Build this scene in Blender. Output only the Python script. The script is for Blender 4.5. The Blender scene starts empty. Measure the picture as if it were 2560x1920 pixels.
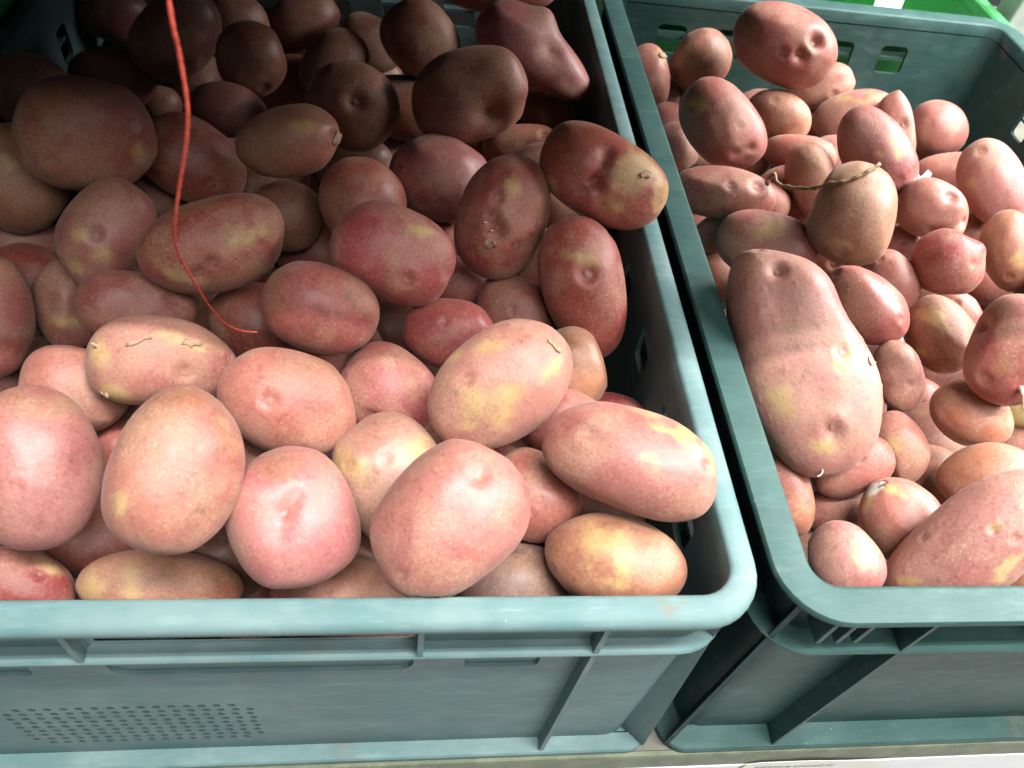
import bpy, bmesh, math
import numpy as np
from mathutils import Vector, Matrix

sc = bpy.context.scene
COL = sc.collection

# ---------------------------------------------------------------- camera
RIM = 0.20                      # crate rim above the shelf (m)
CAM = np.array([0.0, 0.0, RIM + 0.284])
F_PX = 1915.7                   # focal length in pixels of a 2560 px wide picture
# rows: world X, Y, Z in camera axes (x right, y down, z forward)
ROT = np.array([[0.99033455, 0.03016247, 0.13537988],
                [-0.06238535, -0.77489168, 0.62900791],
                [0.12387717, -0.63137399, -0.7655203]])
cam_data = bpy.data.cameras.new('camera')
cam_data.sensor_width = 36.0
cam_data.lens = F_PX / 2560 * 36.0
cam_data.clip_start = 0.01
cam_data.clip_end = 50
cam_data.dof.use_dof = True
cam_data.dof.focus_distance = 0.41
cam_data.dof.aperture_fstop = 16.0
cam = bpy.data.objects.new('camera', cam_data)
COL.objects.link(cam)
M = Matrix([[ROT[i][0], -ROT[i][1], -ROT[i][2]] for i in range(3)]).to_4x4()
M.translation = Vector(CAM)
cam.matrix_world = M
sc.camera = cam

# ---------------------------------------------------------------- light
world = bpy.data.worlds.new('World')
sc.world = world
world.use_nodes = True
bg = world.node_tree.nodes['Background']
bg.inputs[0].default_value = (0.93, 0.97, 1.0, 1)
bg.inputs[1].default_value = 0.085


def area_lamp(name, loc, target, sx, sy, watts, color):
    d = bpy.data.lights.new(name, 'AREA')
    d.shape = 'RECTANGLE'
    d.size, d.size_y = sx, sy
    d.energy = watts
    d.color = color
    o = bpy.data.objects.new(name, d)
    COL.objects.link(o)
    o.location = loc
    v = Vector(target) - Vector(loc)
    zq = -v.normalized()
    xq = Vector((1, 0, 0)) if abs(zq.x) < 0.9 else Vector((0, 1, 0))
    xq = (xq - zq * xq.dot(zq)).normalized()
    yq = zq.cross(xq)
    o.matrix_world = Matrix([[xq[i], yq[i], zq[i], loc[i]] for i in range(3)] + [[0, 0, 0, 1]])
    return o


# twin ceiling tubes in the aisle, running along the shelf
area_lamp('ceiling_tube', (0.45, -0.22, 2.40), (0.45, 0.0, 0.2), 1.5, 0.040, 69, (1.0, 0.985, 0.965))
area_lamp('ceiling_tube', (0.45, -0.312, 2.40), (0.45, 0.0, 0.2), 1.5, 0.040, 37, (1.0, 0.985, 0.965))
# lamp over the next aisle, beyond the open end of the shelf on the right
area_lamp('aisle_lamp', (1.35, 0.62, 1.32), (0.40, 0.45, 0.15), 1.00, 1.20, 132, (1.0, 0.985, 0.97))
# added fill lamp out over the customers' aisle, lifts the shade under the shelf
area_lamp('fill_panel', (0.55, -1.08, 2.40), (0.0, 0.3, 0.2), 1.9, 1.0, 54, (1.0, 0.985, 0.96))

sc.view_settings.view_transform = 'Standard'
sc.view_settings.look = 'None'
sc.view_settings.exposure = 0.0
sc.view_settings.gamma = 1.0
sc.cycles.use_denoising = True
sc.cycles.adaptive_threshold = 0.04
sc.cycles.max_bounces = 5
sc.cycles.diffuse_bounces = 1
sc.cycles.glossy_bounces = 2
sc.cycles.sample_clamp_indirect = 4.0

# ================================================================ helpers
def tag(o, label=None, cat=None, group=None, kind=None):
    if label: o['label'] = label
    if cat: o['category'] = cat
    if group: o['group'] = group
    if kind: o['kind'] = kind
    return o


def link(name, me, mat=None, parent=None, smooth=False):
    o = bpy.data.objects.new(name, me)
    COL.objects.link(o)
    if mat is not None and not me.materials:
        me.materials.append(mat)
    if parent is not None:
        o.parent = parent
    if smooth:
        me.polygons.foreach_set('use_smooth', np.ones(len(me.polygons), dtype=bool))
    return o


def empty(name, loc):
    o = bpy.data.objects.new(name, None)
    COL.objects.link(o)
    o.location = loc
    return o


def mesh_pydata(name, v, f):
    me = bpy.data.meshes.new(name)
    me.from_pydata([tuple(map(float, p)) for p in v], [], [tuple(map(int, q)) for q in f])
    me.update()
    return me


def box_mesh(name, x0, x1, y0, y1, z0, z1, bevel=0.0):
    bm = bmesh.new()
    vs = [bm.verts.new((x, y, z)) for x in (x0, x1) for y in (y0, y1) for z in (z0, z1)]
    for q in ((0, 1, 3, 2), (4, 6, 7, 5), (0, 4, 5, 1), (2, 3, 7, 6), (0, 2, 6, 4), (1, 5, 7, 3)):
        bm.faces.new([vs[i] for i in q])
    bmesh.ops.recalc_face_normals(bm, faces=bm.faces)
    if bevel:
        bmesh.ops.bevel(bm, geom=list(bm.edges), offset=bevel, segments=2, affect='EDGES', profile=0.5)
    me = bpy.data.meshes.new(name)
    bm.to_mesh(me); bm.free()
    return me


def rrect(x0, x1, y0, y1, inset, r, seg=8):
    """rounded rectangle loop, counter-clockwise"""
    x0 += inset; x1 -= inset; y0 += inset; y1 -= inset
    r = max(r, 0.0004)
    pts = []
    for cx, cy, a0 in ((x1 - r, y0 + r, -90), (x1 - r, y1 - r, 0), (x0 + r, y1 - r, 90), (x0 + r, y0 + r, 180)):
        for k in range(seg + 1):
            a = math.radians(a0 + 90 * k / seg)
            pts.append((cx + r * math.cos(a), cy + r * math.sin(a)))
    return pts


def ring_mesh(name, rect, prof, r_out, closed=True):
    """sweep a profile [(inset, z)] round a rounded rectangle"""
    v, f = [], []
    n = None
    for ins, z in prof:
        lp = rrect(*rect, ins, r_out - ins)
        n = len(lp)
        v += [(x, y, z) for x, y in lp]
    m = len(prof)
    for i in range(m if closed else m - 1):
        for k in range(n):
            a, b = i * n + k, i * n + (k + 1) % n
            c, d = ((i + 1) % m) * n + (k + 1) % n, ((i + 1) % m) * n + k
            f.append((a, b, c, d))
    me = mesh_pydata(name, v, f)
    bm = bmesh.new(); bm.from_mesh(me)
    bmesh.ops.recalc_face_normals(bm, faces=bm.faces)
    bm.to_mesh(me); bm.free()
    return me


def plate_mesh(name, outline, holes, to3d, thick):
    """flat plate with holes: 2D loops -> solid of given thickness; to3d(u, v, w)"""
    bm = bmesh.new()
    loops = []
    for lp in [outline] + holes:
        vs = [bm.verts.new((u, v, 0)) for u, v in lp]
        es = [bm.edges.new((vs[i], vs[(i + 1) % len(vs)])) for i in range(len(vs))]
        loops.append((vs, es))
    allE = [e for _, es in loops for e in es]
    bmesh.ops.triangle_fill(bm, use_beauty=True, use_dissolve=False, edges=allE)
    geo = bmesh.ops.extrude_face_region(bm, geom=list(bm.faces))
    for g in geo['geom']:
        if isinstance(g, bmesh.types.BMVert):
            g.co.z += thick
    for vv in bm.verts:
        vv.co = Vector(to3d(*vv.co))
    bmesh.ops.recalc_face_normals(bm, faces=bm.faces)
    me = bpy.data.meshes.new(name)
    bm.to_mesh(me); bm.free()
    return me


def slot(u0, u1, v0, v1, r=0.004, skew=0.0, seg=4):
    pts = rrect(u0, u1, v0, v1, 0, r, seg)
    return [(u + skew * (v - v0) / (v1 - v0), v) for u, v in pts]


def tube_mesh(name, pts, radii, sides=10):
    pts = [Vector(p) for p in pts]
    v, f = [], []
    up = Vector((0.3, 0.9, 0.2)).normalized()
    n = len(pts)
    for i, p in enumerate(pts):
        t = (pts[min(i + 1, n - 1)] - pts[max(i - 1, 0)]).normalized()
        a = (up - t * up.dot(t)).normalized()
        b = t.cross(a)
        for k in range(sides):
            w = 2 * math.pi * k / sides
            q = p + (a * math.cos(w) + b * math.sin(w)) * radii[i]
            v.append(q)
    for i in range(n - 1):
        for k in range(sides):
            f.append((i * sides + k, i * sides + (k + 1) % sides, (i + 1) * sides + (k + 1) % sides, (i + 1) * sides + k))
    f.append(tuple(range(sides))[::-1]); f.append(tuple((n - 1) * sides + k for k in range(sides)))
    me = mesh_pydata(name, v, f)
    me.polygons.foreach_set('use_smooth', np.ones(len(me.polygons), dtype=bool))
    return me


def catmull(pts, per=8):
    P = [np.array(p, float) for p in pts]
    P = [2 * P[0] - P[1]] + P + [2 * P[-1] - P[-2]]
    out = []
    for i in range(1, len(P) - 2):
        for k in range(per):
            t = k / per
            a, b, c, d = P[i - 1], P[i], P[i + 1], P[i + 2]
            out.append(.5 * (2 * b + (c - a) * t + (2 * a - 5 * b + 4 * c - d) * t * t + (3 * b - a - 3 * c + d) * t ** 3))
    out.append(P[-2])
    return out


# ================================================================ materials
class NT:
    def __init__(self, name):
        self.m = bpy.data.materials.new(name)
        self.m.use_nodes = True
        self.t = self.m.node_tree
        self.b = self.t.nodes['Principled BSDF']

    def n(self, typ, **kw):
        nd = self.t.nodes.new(typ)
        for k, v in kw.items():
            if k.startswith('i_'):
                key = k[2:]
                nd.inputs[int(key) if key.isdigit() else key].default_value = v
            else:
                setattr(nd, k, v)
        return nd

    def l(self, a, b):
        self.t.links.new(a, b)

    def math(self, op, a, b=None, c=None, clamp=False):
        nd = self.n('ShaderNodeMath', operation=op, use_clamp=clamp)
        for i, x in enumerate((a, b, c)):
            if x is None: continue
            if isinstance(x, (int, float)): nd.inputs[i].default_value = x
            else: self.l(x, nd.inputs[i])
        return nd.outputs[0]

    def ss(self, x, lo, hi):
        nd = self.n('ShaderNodeMapRange', interpolation_type='SMOOTHSTEP')
        self.l(x, nd.inputs[0])
        nd.inputs[1].default_value = lo; nd.inputs[2].default_value = hi
        return nd.outputs[0]

    def mix(self, fac, a, b, blend='MIX'):
        nd = self.n('ShaderNodeMix', data_type='RGBA', blend_type=blend)
        for i, x in ((0, fac), (6, a), (7, b)):
            if isinstance(x, (int, float)): nd.inputs[i].default_value = x
            elif isinstance(x, tuple): nd.inputs[i].default_value = (*x, 1) if len(x) == 3 else x
            else: self.l(x, nd.inputs[i])
        return nd.outputs[2]

    def noise(self, vec, scale, detail=3, rough=.55, dist=0.0):
        nd = self.n('ShaderNodeTexNoise', i_Scale=scale, i_Detail=detail, i_Roughness=rough, i_Distortion=dist)
        self.l(vec, nd.inputs['Vector'])
        return nd.outputs[0]

    def attr(self, name):
        return self.n('ShaderNodeAttribute', attribute_name=name).outputs['Fac']


def potato_material():
    """skin colour comes per vertex (attribute skin); the shader adds pores, flecks and fine relief"""
    k = NT('potato_skin')
    tc = k.n('ShaderNodeTexCoord')
    V = tc.outputs['Object']
    at = k.n('ShaderNodeAttribute', attribute_name='skin')
    col, dust = at.outputs['Color'], at.outputs['Alpha']
    fine = k.noise(V, 560, 3, .68)
    col = k.mix(k.math('MULTIPLY', k.ss(fine, .52, .70), .34), col, k.mix(.55, col, (.58, .38, .28)))
    col = k.mix(k.math('MULTIPLY', k.ss(fine, .47, .30), .52), col, k.mix(1.0, col, (.56, .46, .44), 'MULTIPLY'))
    flk = k.noise(V, 1000, 2, .6, 1.4)
    flm = k.math('MULTIPLY', k.ss(flk, .57, .66), k.math('MULTIPLY_ADD', dust, .75, .18))
    col = k.mix(k.math('MULTIPLY', flm, .50), col, (.54, .38, .29))
    soil = k.math('MULTIPLY', k.ss(flk, .36, .27), k.math('MULTIPLY_ADD', dust, .6, .15))
    col = k.mix(k.math('MULTIPLY', soil, .70), col, (.10, .06, .04))
    vo = k.n('ShaderNodeTexVoronoi', feature='F1', i_Scale=300.0)
    k.l(V, vo.inputs['Vector'])
    sel = k.n('ShaderNodeSeparateColor')
    k.l(vo.outputs['Color'], sel.inputs[0])
    dot = k.math('MULTIPLY', k.math('SUBTRACT', 1.0, k.ss(vo.outputs['Distance'], .08, .19)), k.math('GREATER_THAN', sel.outputs[0], .78))
    dotc = k.mix(k.math('GREATER_THAN', sel.outputs[1], .50), (.66, .44, .33), (.20, .10, .07))
    col = k.mix(k.math('MULTIPLY', dot, .38), col, dotc)
    k.l(col, k.b.inputs['Base Color'])
    k.l(k.math('ADD', k.math('MULTIPLY_ADD', dust, .16, .29), k.math('MULTIPLY', fine, .24)), k.b.inputs['Roughness'])
    k.b.inputs['Specular IOR Level'].default_value = .50
    k.b.inputs['Sheen Weight'].default_value = .13
    k.b.inputs['Sheen Roughness'].default_value = .45
    k.b.inputs['Sheen Tint'].default_value = (.95, .78, .70, 1)
    h = k.math('ADD', k.math('MULTIPLY', fine, .75), k.math('ADD', k.math('MULTIPLY', dot, .25), k.math('MULTIPLY', flm, .45)))
    bp = k.n('ShaderNodeBump', i_Strength=.42, i_Distance=.0005)
    k.l(h, bp.inputs['Height'])
    k.l(bp.outputs[0], k.b.inputs['Normal'])
    return k.m


def plastic(name, base, worn, dirt, dirt_amt, rough=.38, spec=.45):
    k = NT(name)
    tc = k.n('ShaderNodeTexCoord')
    V = tc.outputs['Object']
    mp = k.n('ShaderNodeMapping'); mp.inputs['Scale'].default_value = (1, 3.5, 3.5)
    k.l(V, mp.inputs[0])
    a = k.noise(V, 22, 3, .65)
    b = k.noise(mp.outputs[0], 90, 3, .7)
    col = k.mix(k.math('MULTIPLY', k.ss(a, .38, .70), .75), base, worn)
    col = k.mix(k.math('MULTIPLY', k.ss(b, .5, .8), .45), col, worn)
    d = k.noise(V, 13, 4, .75)
    col = k.mix(k.math('MULTIPLY', k.ss(d, .50, .78), dirt_amt), col, dirt)
    # scratches
    ms = k.n('ShaderNodeMapping'); ms.inputs['Scale'].default_value = (60, 900, 700)
    ms.inputs['Rotation'].default_value = (.10, .22, .16)
    k.l(V, ms.inputs[0])
    s = k.noise(ms.outputs[0], 1.0, 2, .5)
    scr = k.math('MULTIPLY', k.ss(s, .66, .72), .15)
    scuff = k.math('MULTIPLY', k.ss(k.noise(mp.outputs[0], 34, 3, .62), .52, .74), .28)
    col = k.mix(scuff, col, tuple(min(1, c * 1.25 + .05) for c in worn))
    mud = k.math('MULTIPLY', k.ss(k.noise(V, 26, 4, .62), .64, .76), .45)
    col = k.mix(mud, col, (.17, .125, .085))
    col = k.mix(scr, col, tuple(min(1, c * 1.5 + .08) for c in worn))
    # specks of dust and grit
    vs = k.n('ShaderNodeTexVoronoi', feature='F1', i_Scale=420.0)
    k.l(V, vs.inputs['Vector'])
    s2 = k.n('ShaderNodeSeparateColor'); k.l(vs.outputs['Color'], s2.inputs[0])
    sp = k.math('MULTIPLY', k.math('SUBTRACT', 1.0, k.ss(vs.outputs['Distance'], .05, .16)), k.math('GREATER_THAN', s2.outputs[0], .972))
    col = k.mix(k.math('MULTIPLY', sp, .5), col, k.mix(k.math('GREATER_THAN', s2.outputs[1], .5), (.8, .82, .78), (.10, .08, .06)))
    k.l(col, k.b.inputs['Base Color'])
    k.l(k.math('ADD', rough, k.math('MULTIPLY', b, .25)), k.b.inputs['Roughness'])
    k.b.inputs['Specular IOR Level'].default_value = spec
    bp = k.n('ShaderNodeBump', i_Strength=.25, i_Distance=.0006)
    k.l(b, bp.inputs['Height'])
    k.l(bp.outputs[0], k.b.inputs['Normal'])
    return k.m


def simple(name, c1, c2, scale=40, rough=.5, spec=.4, bump=.1, bscale=300):
    k = NT(name)
    tc = k.n('ShaderNodeTexCoord')
    V = tc.outputs['Object']
    k.l(k.mix(k.ss(k.noise(V, scale, 5, .65), .35, .68), c1, c2), k.b.inputs['Base Color'])
    k.b.inputs['Roughness'].default_value = rough
    k.b.inputs['Specular IOR Level'].default_value = spec
    bp = k.n('ShaderNodeBump', i_Strength=bump, i_Distance=.0008)
    k.l(k.noise(V, bscale, 4), bp.inputs['Height'])
    k.l(bp.outputs[0], k.b.inputs['Normal'])
    return k.m


MAT = {
    'potato': potato_material(),
    'blue': plastic('worn_blue_grey_plastic', (.088, .166, .168), (.146, .216, .213), (.105, .10, .082), .34, .46, .25),
    'green': plastic('dark_green_plastic', (.024, .066, .060), (.042, .096, .087), (.062, .060, .048), .34, .42, .25),
    'bright': plastic('bright_green_plastic', (.06, .34, .10), (.10, .42, .16), (.2, .2, .12), .2, .4),
    'flake': simple('dry_skin_flake', (.46, .31, .20), (.36, .20, .125), 300, .6),
    'sprout': simple('pale_sprout', (.66, .46, .34), (.52, .30, .22), 400, .5),
    'stalk': simple('dry_stalk', (.20, .13, .075), (.36, .25, .14), 300, .7),
    'string': simple('orange_red_string', (.52, .085, .050), (.36, .045, .028), 1300, .75, .2, .5, 1400),
    'edge': simple('olive_shelf_edge', (.095, .118, .072), (.155, .172, .115), 60, .55, .35, .3, 500),
    'shelf': simple('dusty_shelf_board', (.10, .105, .085), (.15, .14, .11), 30, .6),
    'white': simple('white_price_rail', (.70, .73, .76), (.76, .78, .80), 30, .4, .3),
    'paper': simple('cream_paper_label', (.80, .79, .74), (.76, .75, .70), 50, .7, .2),
    'ink': simple('black_print', (.02, .02, .02), (.035, .035, .035), 100, .6),
    'metal': simple('grey_metal', (.28, .31, .28), (.40, .43, .40), 20, .4),
    'dark': simple('dark_painted_steel', (.035, .04, .038), (.055, .06, .055), 20, .5),
    'tile': simple('pale_floor_tile', (.54, .53, .51), (.60, .59, .57), 6, .35),
    'dimple_shade': simple('shaded_dimple_plastic', (.040, .066, .064), (.062, .095, .092), 200, .7, .15),  # darker plastic colour that paints the shade inside the grip dimples
    'clear': simple('crumpled_film', (.70, .74, .74), (.85, .87, .88), 300, .2, .6),
}

# ================================================================ shelf and surroundings
o = link('shelf', box_mesh('shelf', -1.2, 1.1, .1145, 1.25, -.02, 0.0), MAT['shelf']); tag(o, kind='structure')
o = link('floor', box_mesh('floor', -2.6, 2.6, -2.8, 1.6, -.93, -.90), MAT['tile']); tag(o, kind='structure')
se = empty('shelf_edge', (0, .1112, -.028))
tag(se, 'worn olive green front edge strip of the shelf under the crates', 'shelf edge')
pts = [(-1.2, .0), (1.1, .0)]
prof = [(.1142, -.0005), (.1116, -.0005), (.1108, -.0018), (.1106, -.0245), (.1114, -.0272), (.1142, -.0272)]
N = 60
v, f = [], []
for i in range(N + 1):
    x = -1.2 + 2.3 * i / N
    for y, z in prof:
        v.append((x, y - .1112, z + .028 + .0005 * math.sin(x * 13)))
m_ = len(prof)
for i in range(N):
    for k in range(m_ - 1):
        f.append((i * m_ + k, (i + 1) * m_ + k, (i + 1) * m_ + k + 1, i * m_ + k + 1))
o = link('strip', mesh_pydata('strip', v, f), MAT['edge'], se)

pr = empty('price_rail', (0, .1112, -.060))
tag(pr, 'white plastic price rail along the bottom right of the picture', 'price rail')
link('lip', box_mesh('lip', -1.2, 1.1, -.0008, .003, .016, .0322, .0004), MAT['white'], pr)
link('face', box_mesh('face', -1.2, 1.1, -.0002, .002, -.030, .0155, .0001), MAT['white'], pr)

lb = empty('price_label', (.217, .1098, -.060))
tag(lb, 'cream paper price label with black Cyrillic print in the price rail', 'label')
paper = plate_mesh('paper', [(0, -.03), (.118, -.03), (.104, .0350), (.092, .0360), (.045, .0425), (.012, .0410), (.004, .0370)], [],
                   lambda u, v, w: (u, w - .0002 - .0006 * math.sin(min(1, max(0, u / .118)) * 3.1), v), .0003)
link('paper', paper, MAT['paper'], lb)
fc = bpy.data.curves.new('print', 'FONT')
fc.body = 'КАРТОФЕЛЬ КРАСНЫЙ 1КГ'
fc.size = .0042
fc.offset = .00007
fc.shear = .12
fo = bpy.data.objects.new('print_tmp', fc)
COL.objects.link(fo)
dg = bpy.context.evaluated_depsgraph_get()
tm = bpy.data.meshes.new_from_object(fo.evaluated_get(dg))
bpy.data.objects.remove(fo)
co = np.zeros(len(tm.vertices) * 3); tm.vertices.foreach_get('co', co); co = co.reshape(-1, 3)
w_ = co[:, 0].max() - co[:, 0].min()
co[:, 0] = (co[:, 0] - co[:, 0].min()) * (.0545 / w_) + .0125
tm.vertices.foreach_set('co', np.stack([co[:, 0], -.0004 - .0006 * np.sin(co[:, 0] / .118 * 3.1), co[:, 1] * 1.0 + .0282], 1).ravel())
link('print', tm, MAT['ink'], lb)

# upper shelf of the same rack: it throws the shade over the back of the crates
us = empty('upper_shelf', (-.3, .207, .45))
tag(us, 'steel shelf of the rack above the crates, shading their back part', 'shelf')
link('board', box_mesh('board', -.9, .69, 0, .60, 0, .018, .002), MAT['dark'], us)
link('front_lip', box_mesh('front_lip', -.9, .69, -.004, .0, -.014, .0195, .001), MAT['dark'], us)
link('back_light_block', box_mesh('back_light_block', -.9, .44, .585, .597, -.45, -.001), MAT['dark'], us)  # unseen board, added to keep the back of the left crate dark
link('side_light_block', box_mesh('side_light_block', -.9, -.888, .0, .584, -.45, -.001), MAT['dark'], us)  # unseen board, added to block light coming from the left


# ================================================================ crates
def crate(loc_name, label, rect, mat, kind):
    x0, x1, y0, y1 = rect
    root = empty(loc_name, ((x0 + x1) / 2, (y0 + y1) / 2, 0))
    tag(root, label, 'crate', 'potato crates')
    ox, oy = root.location.x, root.location.y
    lx0, lx1, ly0, ly1 = x0 - ox, x1 - ox, y0 - oy, y1 - oy
    R_ = (lx0, lx1, ly0, ly1)
    if kind == 'L':
        wi, wo, ro = .0130, .0098, .028
        prof = [(.0026, .1936), (.0006, .1934), (0, .1940), (.0001, .1962), (.0010, .1978), (.0030, .1991), (.0055, .1997),
                (.0080, .2), (.0108, .2), (.0122, .1996), (.0129, .1985), (.0130, .1880), (.0100, .1880), (.0098, .1955)]
        ledge = (.1584, .1610)
        slot_z = (.146, .172)
    else:
        wi, wo, ro = .0174, .0142, .029
        prof = [(.0030, .1966), (.0004, .1966), (0, .1972), (.0001, .1990), (.0009, .2), (.0150, .2), (.0166, .1996), (.0174, .1984),
                (.0174, .1880), (.0142, .1880), (.0142, .1966)]
        ledge = (.1580, .1602)
        slot_z = (.145, .172)
    rim = link('rim', ring_mesh('rim', R_, prof, ro), mat, root)
    rim.data.polygons.foreach_set('use_smooth', np.ones(len(rim.data.polygons), dtype=bool))
    rim.data.set_sharp_from_angle(angle=math.radians(50))
    lt, lb_ = ledge[1], ledge[0]
    mm = (lt - lb_) / 2
    link('ledge', ring_mesh('ledge', R_, [(wo + .001, lt), (.0034, lt), (.0026, lt - mm * .6), (.0026, lb_ + mm * .5), (.0033, lb_), (wo + .001, lb_)], ro), mat, root)
    link('base_flange', ring_mesh('base_flange', R_, [(wo + .001, .0066), (.0016, .0060), (.0006, .0050), (.0006, .0002), (wo + .001, .0002)], wo + .004), mat, root)
    link('floor', box_mesh('floor', lx0 + wi - .001, lx1 - wi + .001, ly0 + wi - .001, ly1 - wi + .001, .0006, .0046), mat, root)
    t = wi - wo
    ci = ro - wo                      # corner radius of the wall's outside
    # wall plates between the corners
    zt, zb = .189, .0005
    Lx0, Lx1, Ly0, Ly1 = lx0 + ro, lx1 - ro, ly0 + ro, ly1 - ro
    # front
    if kind == 'L':
        fs, dv, df = [], [], []
        for i in range(17):
            for j in range(9):
                if j in (0, 8) and i in (0, 16): continue
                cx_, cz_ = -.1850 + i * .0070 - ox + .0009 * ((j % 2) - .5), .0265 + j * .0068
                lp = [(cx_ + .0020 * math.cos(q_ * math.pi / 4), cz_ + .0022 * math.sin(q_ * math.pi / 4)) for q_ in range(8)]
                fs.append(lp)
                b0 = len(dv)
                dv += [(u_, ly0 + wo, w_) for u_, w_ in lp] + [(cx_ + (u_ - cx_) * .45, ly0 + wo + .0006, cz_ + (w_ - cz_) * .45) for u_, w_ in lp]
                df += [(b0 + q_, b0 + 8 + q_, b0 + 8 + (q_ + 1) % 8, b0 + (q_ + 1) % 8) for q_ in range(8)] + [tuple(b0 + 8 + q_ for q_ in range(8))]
        fs += [slot(-.2110 - ox, -.1543 - ox, .128, .158), slot(-.123 - ox, .0065 - ox, .1265, .1875, .008), slot(.0297 - ox, .0640 - ox, .1278, .158)]
    else:
        fs = [slot(.262 - ox, .296 - ox, .130, .158), slot(.316 - ox, .402 - ox, .128, .1875, .008), slot(.422 - ox, .456 - ox, .130, .158)]
    fw = link('front_wall', plate_mesh('front_wall', [(Lx0, zb), (Lx1, zb), (Lx1, zt), (Lx0, zt)], fs, lambda u, v, w: (u, ly0 + wo + w, v), t), mat, root)
    if kind == 'L':
        gd = link('grip_dimples', mesh_pydata('grip_dimples', dv, df), MAT['dimple_shade'], fw)
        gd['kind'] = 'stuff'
    gx = (-.1245, .008) if kind == 'L' else (.3145, .4035)
    shut = ((gx[0], gx[1], .1588), (-.2125, -.1530, .1595), (.0285, .0652, .1595)) if kind == 'L' else ((gx[0], gx[1], .1582), (.2605, .2975, .1595), (.4205, .4575, .1595))
    for ga, gb, gz in shut:
        link('grip_panel', box_mesh('grip_panel', ga - ox, gb - ox, ly0 + wo + .0019, ly0 + wi - .0003, .1250, gz), mat, fw)
    bs, x = [], .4435 - ox if kind == 'R' else .08 - ox
    while x - .0575 > Lx0 + .004: x -= .0555
    while x < (.46 - ox if kind == 'R' else Lx1 - .030):
        bs.append(slot(x, x + .0275, slot_z[0], slot_z[1], .005, -.003)); x += .0555
    link('back_wall', plate_mesh('back_wall', [(Lx0, zb), (Lx1, zb), (Lx1, zt), (Lx0, zt)], bs, lambda u, v, w: (u, ly1 - wo - w, v), t), mat, root)
    for sgn, nm in ((-1, 'side_wall'), (1, 'side_wall')):
        ss_, y = [], .286 - .0585 * 2 - oy
        while y < Ly1 - .024:
            if y > Ly0 and y + oy < .60 and not (kind == 'R' and sgn < 0): ss_.append(slot(y, y + .0195, slot_z[0], slot_z[1], .004))
            y += .0585
        xs = lx1 - wo if sgn > 0 else lx0 + wo
        sw = link(nm, plate_mesh(nm, [(Ly0, zb), (Ly1, zb), (Ly1, zt), (Ly0, zt)], ss_, lambda u, v, w, xs=xs, sgn=sgn: (xs - sgn * w, u, v), t), mat, root)
    sides_ = [o_ for o_ in root.children if o_.name.startswith('side_wall')]
    # rounded corners and their diagonal fins
    for cx, cy, a0 in ((lx1 - ro, ly0 + ro, -90), (lx1 - ro, ly1 - ro, 0), (lx0 + ro, ly1 - ro, 90), (lx0 + ro, ly0 + ro, 180)):
        v, f = [], []
        for k in range(9):
            a = math.radians(a0 + 90 * k / 8)
            for r_, z in ((ro - wo, zb), (ro - wo, zt), (ro - wi, zt), (ro - wi, zb)):
                v.append((cx + r_ * math.cos(a), cy + r_ * math.sin(a), z))
        for k in range(8):
            for q in range(4):
                f.append((k * 4 + q, (k + 1) * 4 + q, (k + 1) * 4 + (q + 1) % 4, k * 4 + (q + 1) % 4))
        cw = link('corner_wall', mesh_pydata('corner_wall', v, f), mat, root, True)
        cw.data.set_sharp_from_angle(angle=math.radians(40))
        a = math.radians(a0 + 45)
        d = Vector((math.cos(a), math.sin(a), 0)); p = Vector((-d.y, d.x, 0)) * .0011
        c = Vector((cx, cy, 0))
        for z0, z1 in ((.0068, lb_ - .0002), (lt + .0002, .1966 if kind == 'R' else .1938)):
            tips = (.0345 if z0 < .01 else ro - .0030, ro - .0030)
            v = [(w.x, w.y, z) for z, tp in zip((z0, z1), tips) for w in [c + d * r_ + s * p for r_ in (ro - wo - .0005, tp) for s in (-1, 1)]]
            f = [(0, 1, 3, 2), (4, 6, 7, 5), (0, 4, 5, 1), (1, 5, 7, 3), (3, 7, 6, 2), (2, 6, 4, 0)]
            link('corner_rib', mesh_pydata('corner_rib', v, f), mat, cw)
    # front ribs
    top = .1964 if kind == 'R' else .1936
    if kind == 'L':
        short, full, ticks = [-.1247, .0086], [.0842, -.2150], []
    else:
        short, full, ticks = [.300, .415], [.228, .488], [.1803, .1894, .1978]
    w2 = .00125 if kind == 'L' else .0010
    yb = ly0 + wo + .0005
    for x in short + full:
        link('rib', box_mesh('rib', x - ox - w2, x - ox + w2, ly0 + .0030, yb, lt + .0001, top), mat, fw)
    for x in full:
        v = [(x - ox + s * w2, y, z) for s in (-1, 1) for y, z in ((ly0 + .0030, lb_ - .0001), (yb, lb_ - .0001), (yb, .0067), (ly0 + .0022, .0067))]
        f = [(0, 1, 2, 3), (7, 6, 5, 4), (0, 4, 5, 1), (1, 5, 6, 2), (2, 6, 7, 3), (3, 7, 4, 0)]
        link('rib', mesh_pydata('rib', v, f), mat, fw)
    for x in ticks:
        link('stiffener', box_mesh('stiffener', x - ox - .0012, x - ox + .0012, ly0 + .0024, yb, .1735, top, .0004), mat, fw)
    # side ribs
    for y in (.22, .34, .46, .58):
        for sw_, (xa, xb) in zip(sides_, ((lx0 + .001, lx0 + wo + .0005), (lx1 - wo - .0005, lx1 - .001))):
            link('rib', box_mesh('rib', xa, xb, y - oy - w2, y - oy + w2, .0067, lb_ - .0001), mat, sw_)
    return root


crate('potato_crate', 'pale blue grey plastic crate on the left, full of red potatoes', (-.2785, .1503, .1128, .7133), MAT['blue'], 'L')
crate('potato_crate', 'dark green plastic crate on the right with a wide flat rim', (.1558, .5625, .1116, .7063), MAT['green'], 'R')


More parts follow.
